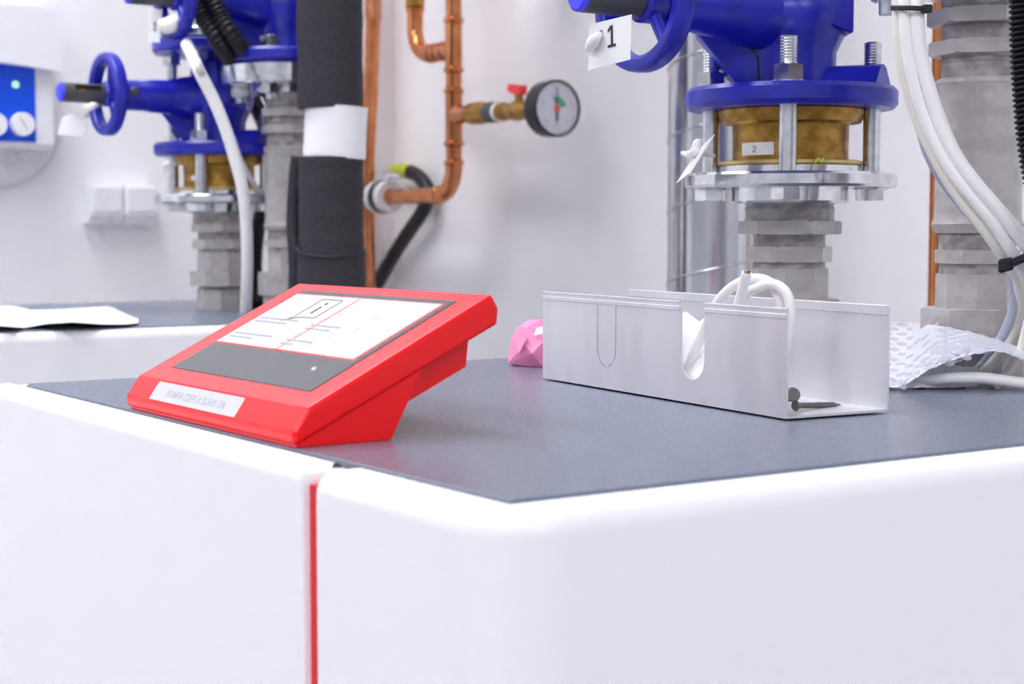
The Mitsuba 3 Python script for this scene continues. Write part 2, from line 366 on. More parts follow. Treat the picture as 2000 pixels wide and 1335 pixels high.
slit = slit.difference(sg.box((ka + kb) / 2 - .0009, 0, (ka + kb) / 2 + .0009, .03))
fw = wallp.difference(notch).difference(slit)
no = np.cross(ax, [0, 0, 1.0])                       # outward, to the camera's left
part(ch, 'front_wall', move(extrude(fw, .0014), frame(O3, ax, ZUP, np.cross(ax, ZUP)) @ frame([0, 0, -.0007], [1, 0, 0], [0, 1, 0], [0, 0, 1])), 'aluminium', False)
for s0, s1 in ((0, na - .0003), (nb + .0003, CL)):
    for z0, z1, o in ((CH - .0058, CH - .0032, .0008), (CH - .0013, CH, .0006)):
        m = box(s0, s1, z0, z1, 0, o, .0002)
        part(ch, 'rim', move(m, frame(O3, ax, ZUP, np.cross(ax, ZUP)) @ frame([0, 0, .0007], [1, 0, 0], [0, 1, 0], [0, 0, 1])), 'aluminium', False)
O4 = O3 + cx * CWd
part(ch, 'back_wall', move(box(0, CL, 0, CH, -.0007, .0007, .0002), frame(O4, ax, ZUP, np.cross(ax, ZUP))), 'aluminium', False)
part(ch, 'rim', move(box(0, CL, CH - .0052, CH, .0007, .0022, .0003), frame(O4, ax, ZUP, np.cross(ax, ZUP))), 'aluminium', False)
fl = np.array([O3, O3 + ax * CL, O4 + ax * CL, O4])
part(ch, 'base', hull(np.vstack([fl, fl + ZUP * .0014])), 'aluminium', False)
def inch(s, w, z): return O3 + ax * CL * s + cx * CWd * w + ZUP * z
# white cable coil
R_ = .0030
coil = [inch(.46, .45, .006), inch(.49, .42, .010), at(1342, 722, 1.005), at(1375, 645, .998), at(1402, 590, .99), at(1432, 559, .983), at(1470, 544, .976), at(1503, 551, .970), at(1520, 580, .965), at(1523, 640, .962),
        at(1505, 720, .965), inch(.72, .75, .006), inch(.62, .60, .006), at(1435, 640, .985), at(1456, 578, .978), at(1480, 562, .970), at(1508, 554, .962), at(1532, 567, .956), at(1543, 595, .953), at(1541, 640, .953),
        at(1525, 700, .955), inch(.80, .3, .006), inch(.72, .25, .008), at(1415, 680, .975), at(1440, 600, .965), at(1459, 532, .955)]
coil = [np.array(p) for p in coil]
t = thing('cable', 'short white cable coiled loosely inside the aluminium channel, cut end pointing up', 'cable')
part(t, 'sheath', tube(coil, R_, 18, 14), 'cable_white', 60)
ed = coil[-1] - coil[-2]; ed /= np.linalg.norm(ed); EM = toward(coil[-1], ed)
part(t, 'cut_face', move(lathe([(.0021, -.0005), (.0021, .0002)], 20), EM), 'knot_brown', False, 'brown cut face')
for i, m_ in enumerate(('ink_black', 'yellow_green', 'knot_brown')):
    a = i * 2.1
    part(t, 'conductor', move(lathe([(.0008, 0), (.0008, .0008)], 12), EM @ frame([.0011 * math.cos(a), .0011 * math.sin(a), 0], [1, 0, 0], [0, 1, 0], [0, 0, 1])), m_, False)
da = at(1342, 722, 1.005); db = at(1375, 645, .998)
dd = (db - da) / np.linalg.norm(db - da); side = np.cross(dd, [0, -1.0, 0]); side /= np.linalg.norm(side); outw = np.cross(side, dd); outw = outw if outw[1] < 0 else -outw
MT = frame(da, dd, np.cross(outw, dd), outw)
for q, l, y in ((.0052, .0030, .0010), (.0088, .0012, .0011), (.0112, .0016, .0009), (.0136, .0014, .0012), (.0172, .0022, .0008)):
    part(t, 'printed_mark', move(box(q, q + l, y - .0006, y + .0006, R_ - .0008, R_ + .0003, .0002), MT), 'ink', False)
# white paper behind the notch
g = []
for s in np.linspace(0, 1, 15):
    x = 1316 + 78 * s
    topy = np.interp(x, [1316, 1322, 1339, 1366, 1380, 1394], [628, 621, 607, 628, 618, 612])
    g.append([at(x, topy + (772 - topy) * q, 1.045 - .03 * s - .045 * q + .004 * math.sin(3 * q + 5 * s)) for q in np.linspace(0, 1, 12)])
whole('paper_scrap', sheet(np.array(g), .0004), 'paper_bright', 'torn white paper standing inside the aluminium channel behind its open notch', 'paper')
# two black screws
def screw(a, b, label, headr):
    t = thing('screw', label, 'screw'); a, b = np.array(a), np.array(b); d = b - a; l = np.linalg.norm(d); M = toward(a, d)
    part(t, 'head', move(lathe([(headr * .8, 0), (headr, .0008), (headr * .75, .0022), (.0016, .0040)], 28), M), 'screw_black', 35)
    pr = [(.0015, .0035)]
    n = int((l - .010) / .0013)
    for i in range(n): z = .0045 + i * .0013; pr += [(.00105, z), (.0017, z + .00065)]
    pr += [(.0011, l - .0045), (.0002, l)]
    part(t, 'shaft', move(lathe(pr, 20), M), 'screw_black', 25)
zf = TOP + .0026
h1 = at(1552, 790, .925); h1[2] = zf + .0030; e1 = at(1642, 799, .953); e1[2] = zf + .0006
screw(h1, e1, 'black screw lying flat at the open right end of the aluminium channel', .0030)
h2 = at(1549, 770, .9245); e2 = at(1528, 800, .955); e2[2] = zf + .0012
screw(h2, e2, 'black screw with round head tilted up, behind end of channel front wall', .0042)

# ------------------------------------------------------------------ grey riser pipes with zinc flanges
ROT = math.radians(11.25)                            # bolt pattern relative to the camera axis
def bolt_dirs(): return [np.array([math.cos(a), math.sin(a), 0]) for a in (math.radians(-101.25) + k * math.pi / 2 for k in range(4))]
def put(c): return frame([c[0], c[1], CZ], [1, 0, 0], [0, 1, 0], [0, 0, 1])
def rough_neck(r, z0, z1, n=40):
    zs = np.linspace(z0, z1, max(4, int((z1 - z0) / .0018)))
    return lathe([(r * (1 + .016 * math.sin(i * 2.3) - (.02 if i % 2 else 0)), z) for i, z in enumerate(zs)], n)
def flange_mesh(r, z0, z1, holes=True):
    m = m3.Manifold.cylinder(z1 - z0, r, r, 96).translate((0, 0, z0)) ^ mani(lathe([(r - .002, z0), (r, z0 + .002), (r, z1 - .002), (r - .002, z1)], 96))
    return tm(m)
def flange_bolts(parent, M, z_lo, z_hi, top_end, head_down=True, low_end=None, name='bolt'):
    """Four bolts: head under z_lo, nut over z_hi."""
    for d in bolt_dirs():
        o = d * .0625
        B = M @ frame(o, [1, 0, 0], [0, 1, 0], [0, 0, 1])
        lo = z_lo - .0085 if low_end is None else low_end
        thr = [(.0064 + (.0004 if i % 2 else 0), z) for i, z in enumerate(np.arange(z_hi + .002, top_end, .0011))] or [(.0066, z_hi + .001)]
        b = part(parent, name, move(lathe([(.0066, lo), (.0068, z_hi)] + thr + [(.0058, top_end + .0008)], 32), B), 'zinc_thread', 30, 'bright zinc threaded bolt')
        part(b, 'nut', move(ngon(6, .0124, z_hi + .0012, z_hi + .0132, .35, .9), B), 'zinc', 25)
        part(b, 'washer', move(drum(.0132, z_hi, z_hi + .0013, .0003, 32), B), 'zinc', 25)
        if low_end is None:
            part(b, 'head', move(ngon(6, .0124, z_lo - .0098, z_lo - .0012, .15, .6), B), 'zinc', 25)
        else:
            part(b, 'nut', move(ngon(6, .0124, z_lo - .0125, z_lo - .0012, .6, .9), B), 'zinc', 25)
        part(b, 'washer', move(drum(.0136, z_lo - .0013, z_lo, .0003, 32), B), 'zinc', 25)

def riser_a(c, label):
    t = thing('riser_pipe', label, 'pipe'); M = put(c)
    add = lambda n, m, mat='grey_paint', s=30, l=None: part(t, n, move(m, M), mat, s, l)
    add('flange', flange_mesh(.0825, .0311, .0424), 'zinc', 25, 'bright zinc flange with stamped rim')
    add('flange_hub', lathe([(.0440, .0194), (.0459, .021), (.0459, .0311)], 64), 'zinc', 25, 'bright zinc hub')
    add('raised_face', drum(.0555, .0424, .0485, .0006, 64), 'zinc', 25)
    add('threaded_neck', rough_neck(.0350, .0055, .0195), 'grey_thread')
    add('hex_nipple', ngon(6, .0408, -.0050, .0055, math.radians(-90 + 14)))
    add('threaded_neck', rough_neck(.0283, -.0145, -.0045), 'grey_thread')
    add('locknut', ngon(6, .0353, -.0266, -.0145, math.radians(-90 - 23)))
    add('threaded_neck', rough_neck(.0287, -.0325, -.0262), 'grey_thread')
    add('union_body', ngon(8, .0308, -.0555, -.0315, math.radians(-90 + 30)))
    add('union_nut', ngon(8, .0400, -.0745, -.0555, math.radians(-90 - 20)))
    add('threaded_neck', rough_neck(.0270, -.079, -.0740), 'grey_thread')
    add('base_fitting', ngon(8, .0305, -.105, -.078, math.radians(-90 + 10)))
    return t
def check_valve(c, label):
    t = thing('check_valve', label, 'valve'); M = put(c)
    part(t, 'upper_rim', move(lathe([(.0520, .0838), (.0545, .0816), (.0568, .0880), (.0568, .0915), (.0560, .0921)], 64), M), 'brass', 25)
    part(t, 'upper_gasket', move(drum(.0560, .0916, .0934, .0004, 64), M), 'brass_bright', 25)
    part(t, 'body', move(lathe([(.0452, .0515), (.0450, .062), (.0455, .0800), (.0500, .0840)], 64), M), 'brass', 30)
    part(t, 'lower_rim', move(lathe([(.0545, .0486), (.0566, .0492), (.0566, .0516), (.0540, .0522)], 64), M), 'brass_bright', 25)
    return t
c1, c2 = (.2188, 1.310), (-.3785, 2.150)
d1, d2 = (.3225, 1.150), (-.2811, 2.090)
ra1 = riser_a(c1, 'grey painted pipe with zinc flange on the foreground cabinet, under the brass check valve')
cv1 = check_valve(c1, 'brass check valve with white sticker between the blue and zinc flanges in sharp focus')
ra2 = riser_a(c2, 'grey painted pipe with zinc flange on the far left cabinet, behind the white cable')
cv2 = check_valve(c2, 'blurred brass check valve between blue and zinc flanges on far left cabinet')
def curved_label(t, c, a0, a1, z0, z1, r, s=None):
    P = np.array([[[r * math.sin(a), -r * math.cos(a), z] for z in np.linspace(z0, z1, 3)] for a in np.linspace(a0, a1, 14)])
    k = part(t, 'sticker', move(sheet(P, .0004), put(c)), 'paper', 30, 'white paper sticker')
    if s:
        am = a0 + (a1 - a0) * .38
        o = np.array([r * math.sin(am), -r * math.cos(am), z0 + .0024]) * 1.0
        n = np.array([math.sin(am), -math.cos(am), 0]); x = np.array([math.cos(am), math.sin(am), 0])
        part(k, 'numeral', move(meshkit.text_mesh(s, .0048, .0003), put(c) @ frame(o + n * .0002, x, ZUP, n)), 'ink', False)
part(cv1, 'hemp_tuft', tube([np.array([c1[0] + x, c1[1] + y, CZ + z]) for x, y, z in ((.0085, -.0575, .0488), (.0115, -.0585, .0512), (.0140, -.0580, .0500), (.0155, -.0590, .0530))], [.0008, .0017, .0014, .0006], 8), 'yellow_green', 40, 'small yellow scrap')
curved_label(cv1, c1, math.radians(-74 + 11), math.radians(-25), .0557, .0655, .0456, '2')
curved_label(cv2, c2, math.radians(-40), math.radians(-10), .0600, .0665, .0456)

def riser_b(c, label, up):
    t = thing('riser_pipe', label, 'pipe'); M = put(c)
    add = lambda n, m, mat='grey_paint', s=30, l=None: part(t, n, move(m, M), mat, s, l)
    p = math.radians(-90)
    add('base_fitting', ngon(8, .033, -.105, -.084, p + .3))
    add('union_nut', ngon(8, .0392, -.084, -.0552, p + math.radians(3)))
    add('union_body', ngon(8, .0278, -.0552, -.0316, p + math.radians(-15)))
    add('threaded_neck', rough_neck(.0258, -.0318, -.0238), 'grey_thread')
    add('locknut', ngon(8, .0302, -.0243, -.0150, p + math.radians(11)))
    add('threaded_neck', rough_neck(.0264, -.0152, -.0030), 'grey_thread')
    add('pipe_body', lathe([(.0285, -.0035), (.0312, .0012), (.0316, .0028), (.0296, .0060), (.0293, .012), (.0293, .0900), (.0297, .0960), (.0309, .0985), (.0300, .1010), (.0280, .1022)], 56))
    add('threaded_neck', rough_neck(.0268, .1015, .1185), 'grey_thread')
    add('hex_nipple', ngon(6, .0352, .1178, .1275, p + math.radians(18)))
    add('threaded_neck', rough_neck(.0266, .1270, .1390), 'grey_thread')
    add('locknut', ngon(6, .0368, .1386, .1486, p + math.radians(10)))
    add('threaded_neck', rough_neck(.0274, .1484, up - .0095), 'grey_thread')
    add('flange_hub', drum(.0459, up - .010, up + .0005, .001, 64), 'zinc', 25)
    add('flange', flange_mesh(.0825, up, up + .0250), 'zinc', 25, 'bright zinc flange')
    return t
UP1, UP2 = .1690, .1755
rb1 = riser_b(d1, 'thick grey painted pipe at right edge behind the bundle of white cables', UP1)
rb2 = riser_b(d2, 'grey painted pipe on far left cabinet beside the black insulated pipe', UP2)

# ------------------------------------------------------------------ blue flanged valves with handwheels
def valve(c, z0, label, lower, extra_up=True):
    """z0: underside of the lower flange relative to the camera's height."""
    t = thing('flanged_valve', label, 'valve')
    M = put(c) @ frame([0, 0, z0], V3, U3, ZUP)
    MW = put(c) @ frame([0, 0, z0], [1, 0, 0], [0, 1, 0], [0, 0, 1])
    add = lambda n, m, mat='blue_paint', s=30, l=None, p=None: part(p or t, n, move(m, M), mat, s, l)
    S = .073; FF = .146
    def xcyl(prof, n=48): return mani(move(lathe(prof, n), frame([0, 0, S], [0, 1, 0], [0, 0, 1], [1, 0, 0])))
    neck = [(.0352, .012), (.0345, .03), (.0350, .044), (.0405, .056), (.0445, .066), (.0455, .073)]
    core = mani(lathe(neck + [(r, FF - z) for r, z in neck[::-1][1:]], 64))
    bonnet = xcyl([(.0165, -.134), (.0188, -.131), (.0190, -.100), (.0205, -.092), (.0212, -.070), (.0232, -.064), (.0235, -.056), (.0255, -.052), (.0285, -.034), (.0300, .0)])
    
    add('body', tm(core + bonnet), s=32)
    part(t, 'pad', move(ballhull([(x, y, z) for x in (.0145, .0395) for y in (-.0345, 0) for z in (.068 - (.4 * (x - .0145)), .125)], .002, 10), MW), 'blue_paint', 30)
    part(t, 'pad', move(ballhull([(x, y, z) for x in (-.012, .004) for y in (-.0365, 0) for z in (.072, .118)], .004, 12), MW), 'blue_paint', 30)
    part(t, 'rib', move(ballhull([(-.0385, y, .016) for y in (-.013, .013)] + [(-.0405, y, .042) for y in (-.014, .014)] + [(-.048, y, .053) for y in (-.011, .011)] + [(-.072, y, .058) for y in (-.008, .008)] + [(-.01, y, z) for y in (-.026, .026) for z in (.016, .06)], .0022, 10), MW), 'blue_paint', 30)
    part(t, 'seam', move(tube([(-.046, -.0170, .0515), (-.0380, -.0205, .0480), (-.0315, -.0225, .0430), (-.0295, -.0232, .0360), (-.0290, -.0228, .018)], .0008, 8), MW), 'black_plastic', 40)
    fl = m3.Manifold.cylinder(.0166, .0825, .0825, 96) ^ mani(lathe([(.0795, 0), (.0825, .0035), (.0825, .0131), (.0795, .0166)], 96))
    k = part(t, 'lower_flange', move(tm(fl), MW), 'blue_paint', 25)
    dirb = np.array([.86, -.51, 0]); sidev = np.array([.51, .86, 0])
    pts = []
    for rr, rad in ((.028, .0125), (.0745, .0120)):
        for a in np.linspace(0, math.pi, 9):
            pts.append(dirb * rr + sidev * rad * math.cos(a) + ZUP * (.0185 + rad * 1.15 * math.sin(a)))
        for sg_ in (-1, 1): pts.append(dirb * rr + sidev * sg_ * .019 + ZUP * .0155)
    part(t, 'lug', move(hull(pts), MW), 'blue_paint', 35)
    part(t, 'upper_flange', move(tm(fl.translate((0, 0, FF - .0166))), MW), 'blue_paint', 25)
    # handwheel
    wx = -.148
    WM = M @ frame([wx, 0, S], [0, 1, 0], [0, 0, 1], [1, 0, 0])
    a = np.linspace(0, 2 * np.pi, 18, endpoint=False)
    rim = ringlathe([(.0452 + .0062 * np.sign(math.cos(q)) * abs(math.cos(q)) ** .6, .0082 * np.sign(math.sin(q)) * abs(math.sin(q)) ** .6) for q in a], 80)
    hw = part(t, 'handwheel', move(rim, WM), 'blue_paint', 40)
    part(hw, 'hub', move(lathe([(.0135, -.006), (.0155, -.003), (.0155, .012), (.0130, .0165)], 40), WM), 'blue_paint', 30)
    for q in (math.radians(112), math.radians(232), math.radians(352)):
        e = np.array([math.cos(q), math.sin(q), 0])
        part(hw, 'spoke', move(ballhull([e * .010 + ZUP * .003, e * .0440 + ZUP * .0, e * .010 + ZUP * .006], .0048), WM), 'blue_paint', 40)
    # indicator sleeve with slot
    sl_ = mani(move(lathe([(.0112, 0), (.0118, .0008), (.0118, .054)], 40), frame([0, 0, 0], [1, 0, 0], [0, 1, 0], [0, 0, 1])))
    sl_ -= m3.Manifold.cube((.010, .0085, .034)).translate((-.0150, -.0035, .014)).rotate((0, 0, -28))
    SM = M @ frame([wx - .058, 0, S], [0, 1, 0], [0, 0, 1], [1, 0, 0])
    SM = M @ frame([wx - .058, 0, S], [0, -.8, .6], [0, -.6, -.8], [1, 0, 0]) if False else M @ frame([wx - .058, 0, S], [0, 1, 0], [0, 0, 1], [1, 0, 0])
    iv = part(t, 'indicator_sleeve', move(tm(sl_), SM), 'black_metal', 30, 'dark grey indicator sleeve')
    part(iv, 'pointer', move(drum(.0055, .02, .03, .001, 20), SM @ frame([0, .002, 0], [1, 0, 0], [0, 1, 0], [0, 0, 1])), 'brass', 30)
    part(t, 'end_cap', move(lathe([(.0095, -.004), (.0116, -.002), (.0116, .002)], 40), SM), 'blue_cap', 30, 'bright blue end cap')
    part(t, 'grub_screw', move(lathe([(.006, 0), (.006, .004), (.0035, .0055)], 24), toward((M @ [-.120, -.017, S + .003, 1])[:3], (M[:3, :3] @ [0, -1, .2]))), 'black_metal', 30, 'black screw in the bonnet')
    # bolts of both flanges
    if lower == 'long':
        flange_bolts(t, MW, .0311 - .0921, .0166, .0166 + .034)
    else:
        flange_bolts(t, MW, -.0265, .0166, .0166 + .014, low_end=-.0455)
    flange_bolts(t, MW, FF - .0166, FF + .0115, FF + .0115 + .014, low_end=FF - .046)
    return t
v1 = valve(c1, .0921, 'large blue flanged valve with handwheel and number 1 tag, in sharp focus', 'long')
v2 = valve(c2, .0921, 'blue flanged valve with complete handwheel on the left, before the white wall', 'long')
v3 = valve(d2, UP2 + .0265, 'blue valve at top edge, left of black insulated pipe, its handwheel cut off', 'short')
bt = flange_bolts(rb1, put(d1), UP1, UP1 + .025, UP1 + .04, low_end=UP1 - .0215)
# flanges and pipes that go on above the valves, bending back into the wall
def to_wall(t, c, z, r, mat, name='bend'):
    o = np.array([c[0], c[1], CZ + z - .002]); p = [o] + [o + V3 * .09 * (1 - math.cos(a)) + ZUP * .09 * math.sin(a) for a in np.linspace(.15, math.pi / 2, 9)]
    p.append(p[-1] + V3 * (VR - .002 - p[-1] @ V3))
    part(t, name, tube(p, r, 32, 3), mat, 50)
for c, z, lab in ((c1, .0921, 'grey pipe rising from the top flange of the large blue valve, above the picture'), (c2, .0921, 'grey pipe rising from the upper flange of the far left blue valve'), (d2, UP2 + .0265, 'grey pipe rising above the blue valve beside the insulated pipe')):
    t = thing('supply_pipe', lab, 'pipe')
    part(t, 'flange', move(flange_mesh(.0825, z + .146, z + .1572), put(c)), 'zinc', 25, 'bright zinc flange')
    part(t, 'pipe_body', move(lathe([(.040, z + .1572), (.036, z + .175), (.030, z + .18), (.030, z + .25)], 48), put(c)), 'grey_paint', 30)
    to_wall(t, c, z + .25, .030, 'grey_paint')
t = thing('supply_pipe', 'grey pipe rising above the thick pipe at the right edge', 'pipe')
part(t, 'pipe_body', move(lathe([(.046, UP1 + .0262), (.036, UP1 + .045), (.030, UP1 + .05), (.030, UP1 + .2)], 48), put(d1)), 'grey_paint', 30)
to_wall(t, d1, UP1 + .2, .030, 'grey_paint')

# ------------------------------------------------------------------ tags on valves and flanges
def tag(label, quad, group=None, numeral=None, mat='paper', bend=.0, size=.016, frac=(.46, .42), bold=False):
    t = thing('number_tag', label, 'tag', group)
    P = blend4(quad, 14, 10); n = np.cross(P[-1, 0] - P[0, 0], P[0, -1] - P[0, 0]); n /= np.linalg.norm(n)
    s = np.linspace(0, 1, 14)[:, None, None]
    part(t, 'card', sheet(P + n * bend * np.sin(np.pi * s), .0004), mat, 40)
    if numeral:
        q = [np.asarray(x, float) for x in quad]
        x = q[1] - q[0]; x /= np.linalg.norm(x); y = q[3] - q[0]; y -= x * (x @ y); y /= np.linalg.norm(y); nn = np.cross(x, y)
        o = q[0] + (q[1] - q[0]) * frac[0] + (q[3] - q[0]) * frac[1] + nn * .0003
        part(t, 'numeral', move(meshkit.text_mesh(numeral, size, .0004, bold), frame(o, x, y, nn)), 'ink_black', False, 'dark printed figure')
    return t
q1 = [at(1149, 138, 1.195), at(1231, 116, 1.150), at(1234, 28, 1.150), at(1151, 48, 1.195)]
t = tag('white card tag printed with figure 1, tied to handwheel of the large blue valve', q1, numeral='1', size=.0150, frac=(.44, .37))
part(t, 'cable_tie', tube([at(1152, 94, 1.190), at(1158, 82, 1.181), at(1166, 72, 1.176), at(1173, 65, 1.182)], [.0036, .0046, .0034, .0016], 16), 'teflon', 50, 'white plastic tie')
part(t, 'eyelet', move(ringlathe([(.0014 + .0006 * math.cos(q), .0004 * math.sin(q)) for q in np.linspace(0, 2 * np.pi, 8, endpoint=False)], 20), toward(at(1174, 64, 1.180), [-.1, -1, 0])), 'ink', 40)
q2 = [at(1322, 357, 1.262), at(1349, 336, 1.30), at(1397, 262, 1.30), at(1352, 316, 1.262)]
q2 = [at(1321, 358, 1.262), at(1350, 336, 1.225), at(1396, 262, 1.225), at(1364, 292, 1.262)]
t = tag('white card tag seen nearly edge-on, tied to left bolt of the sharp zinc flange', q2)
part(t, 'cable_tie', tube([at(1332, 299, 1.262), at(1347, 302, 1.255), at(1362, 297, 1.25), at(1394, 304, 1.285)], [.0016, .0034, .0036, .0014], 14), 'teflon', 50, 'white plastic tie')
part(t, 'cable_tie', tube([at(1356, 296, 1.255), at(1362, 280, 1.255), at(1368, 276, 1.26)], [.0034, .0034, .0020], 14), 'teflon', 50)
t = tag('blank white card tag hanging from the complete blue handwheel at left', [at(112, 262, 2.07), at(166, 268, 2.055), at(176, 214, 2.055), at(122, 228, 2.07)])
part(t, 'cable_tie', tube([at(162, 226, 2.055), at(170, 212, 2.04), at(182, 207, 2.04), at(192, 204, 2.08)], [.0022, .0048, .0050, .0024], 14), 'teflon', 50, 'white plastic tie')
t = tag('white card tag at top edge, tied to the cut-off blue handwheel', [at(290, 82, 2.02), at(312, 84, 2.00), at(317, 18, 2.00), at(292, 16, 2.02)], numeral='1', size=.010, frac=(.35, .36))
part(t, 'cable_tie', tube([at(312, 40, 2.0), at(324, 50, 1.985), at(336, 46, 1.985), at(348, 34, 2.0)], [.003, .010, .010, .004], 14), 'teflon', 50, 'white plastic tie')
t = tag('grey card tag hanging on left bolt of the blurred far zinc flange', [at(306, 376, 2.02), at(322, 380, 2.00), at(333, 322, 2.00), at(318, 318, 2.02)], mat='rubber_grey')
part(t, 'cable_tie', tube([at(318, 322, 2.01), at(330, 318, 2.0), at(342, 322, 2.03)], .002, 10), 'teflon', 50)

# ------------------------------------------------------------------ black insulated pipe
IZ = 1.95                                             # depth of the insulated pipe
ic = (at(646, 300, IZ)[0], IZ)
ip = thing('insulated_pipe', 'thick pipe in black foam insulation with white band, left of the copper pipes', 'pipe')
def py(y, Z): return at(CX, y, Z)[2] - CZ                # height of a pixel row relative to the camera at depth Z
def soft(r, z0, z1, n=30):
    zs = np.linspace(z0, z1, n)
    return lathe([(r * .96, z0 - .0008)] + [(r * (1 + .008 * math.sin(i * .7) + .006 * math.sin(i * 1.9)), z) for i, z in enumerate(zs)] + [(r * .96, z1 + .0008)], 56)
IM = put(ic)
part(ip, 'upper_sleeve', move(soft(.0382, py(212, IZ), .50, 40), IM), 'foam_black', 50)
to_wall(ip, ic, .50, .0382, 'foam_black', 'bend_sleeve')
part(ip, 'band', move(lathe([(.0361, py(309, IZ)), (.0371, py(300, IZ)), (.0363, py(280, IZ)), (.0367, py(215, IZ)), (.0373, py(208, IZ))], 56), IM @ frame([0, 0, 0], [math.cos(.05), 0, -math.sin(.05)], [0, 1, 0], [math.sin(.05), 0, math.cos(.05)])), 'white_plastic', 40, 'white tape band')
part(ip, 'lower_sleeve', move(soft(.0382, py(490, IZ), py(308, IZ), 30), IM), 'foam_black', 50)
part(ip, 'foot_sleeve', move(soft(.0402, TOP - CZ, py(487, IZ), 20), IM), 'foam_black', 50)
part(ip, 'seam_strip', tube([at(582, 306, IZ + .01), at(576, 370, IZ + .015), at(573, 440, IZ + .015), at(577, 500, IZ + .01), at(578, 600, IZ + .01)], .0085, 14), 'foam_black', 50)
part(ip, 'joint_lap', move(tube([(-.0405, -.012, py(482, IZ)), (-.030, -.0295, py(494, IZ)), (0, -.0418, py(500, IZ)), (.030, -.0295, py(496, IZ)), (.0405, -.012, py(494, IZ))], .0018, 10), IM), 'foam_black', 50)

# ------------------------------------------------------------------ copper pipes, gauge, ball valve
t = thing('copper_pipe', 'vertical copper pipe directly right of the black insulated pipe', 'pipe')
part(t, 'tube', tube([at(730, -300, 2.825), at(729, 0, 2.825), at(724, 180, 2.82), at(718, 300, 2.815), at(718, 430, 2.815), at(719, 640, 2.815)], .0125, 24), 'copper', 50)
for y in (10, 28): part(t, 'fitting', tube([at(729, y - 9, 2.825), at(729, y + 9, 2.825)], .0143, 24, smooth=False), 'copper_dull', 40)
t = thing('copper_pipe', 'vertical copper pipe behind thick grey pipe at the right edge', 'pipe')
x3, z3 = (1832 - CX) / F * 1.82, 1.82
part(t, 'tube', rod([x3, z3, CZ + 1.2], [x3, z3, .3], .0110), 'copper', 50)
for zz in (1.75, .6): part(t, 'clip', move(ringlathe([(.0105, -.006), (.0125, -.006), (.0125, .006), (.0105, .006)], 28), frame([x3, z3, zz], [1, 0, 0], [0, 1, 0], [0, 0, 1])), 'zinc', 30)

X0c, Z0c, RC = -.0889, 2.55, .0120
def cp(s, y): p = np.array([X0c, Z0c, CZ + py(y, Z0c)]); return p + U3 * s
ca = thing('copper_pipework', 'copper pipe with tees and elbows soldered together, carrying the pressure gauge', 'pipework')
part(ca, 'riser', rod(cp(0, -420), cp(0, 318), RC), 'copper', 50)
# joint rings
def ringz(y, dr=.0036, h=13, mat='copper'):
    p = cp(0, y); hz = h / F * Z0c / 2
    part(ca, 'collar', move(lathe([(RC, -hz), (RC + dr, -hz * .45), (RC + dr, hz * .45), (RC, hz)], 32), frame(p, [1, 0, 0], [0, 1, 0], [0, 0, 1])), mat, 40)
for y in (40, 137, 178, 281, 318): ringz(y)
for y0, y1 in ((44, 133), (182, 276)):
    part(ca, 'tee_body', rod(cp(0, y0), cp(0, y1), RC + .0010), 'copper', 50)
part(ca, 'tee_branch', rod(cp(0, 97), cp(.072, 97), RC * .96), 'copper_dull', 50)
for s in (.030, .05, .066): part(ca, 'collar', move(lathe([(RC, -.004), (RC + .0030, -.002), (RC + .0030, .002), (RC, .004)], 28), toward(cp(s, 97), U3)), 'copper_dull', 40)
el = [cp(.072, 97)] + [cp(.072, 97) + U3 * .042 * math.sin(a) + ZUP * .042 * (1 - math.cos(a)) for a in np.linspace(.15, math.pi / 2, 10)]
el.append(el[-1] + ZUP * .03)
part(ca, 'elbow', tube(el, RC * 1.06, 24, 3), 'copper', 50)
pt = el[-1]
part(ca, 'collar', move(lathe([(RC, -.005), (RC + .0028, -.002), (RC + .0028, .002), (RC, .005)], 28), frame(pt, [1, 0, 0], [0, 1, 0], [0, 0, 1])), 'copper', 40)
part(ca, 'union', move(cat(ngon(6, .0185, .022, .040, .3), drum(.0150, .004, .024, .001, 32)), frame(pt, [1, 0, 0], [0, 1, 0], [0, 0, 1])), 'brass', 28, 'brass union')
part(ca, 'riser', rod(pt + ZUP * .04, pt + ZUP * .5, RC), 'copper', 50)
lo = [cp(0, 316)] + [cp(0, 316) - ZUP * (.006 + .044 * math.sin(a)) + U3 * .044 * (1 - math.cos(a)) for a in np.linspace(.1, math.pi / 2, 12)]
part(ca, 'elbow', tube(lo, RC * 1.10, 24, 3), 'copper', 50)
le = lo[-1]
part(ca, 'collar', move(lathe([(RC, -.006), (RC + .0030, -.003), (RC + .0030, .003), (RC, .006)], 28), toward(le, U3)), 'copper', 40)
part(ca, 'drain_branch', rod(le, le + U3 * .20, RC), 'copper', 50)
# tee branch to the gauge
part(ca, 'tee_branch', move(lathe([(.0135, 0), (.0140, .006), (.0150, .018), (.0120, .026), (.0120, .048)], 32), toward(cp(0, 225), -U3)), 'copper_dull', 40)
GZ = np.array(cp(0, 224)); GC = GZ - U3 * .2690; GC[2] = at(1088, 211.5, 2.328)[2]
gd = GC - GZ; gl = np.linalg.norm(gd); gd /= gl
BV = toward(GZ, gd)
bv_ = thing('ball_valve', 'small brass ball valve with red lever between copper tee and pressure gauge', 'valve')
part(bv_, 'coupling', move(lathe([(.0125, .044), (.0165, .050), (.0170, .080), (.0150, .094), (.0135, .098)], 12), BV), 'brass', 25)
part(bv_, 'seal', move(lathe([(.0150, .096), (.0158, .100), (.0152, .118), (.0130, .120)], 28), BV), 'black_metal', 30, 'dark seal ring')
part(bv_, 'thread_tape', move(lathe([(.0135, .119), (.0142, .122), (.0135, .127)], 28), BV), 'teflon', 30, 'white thread tape')
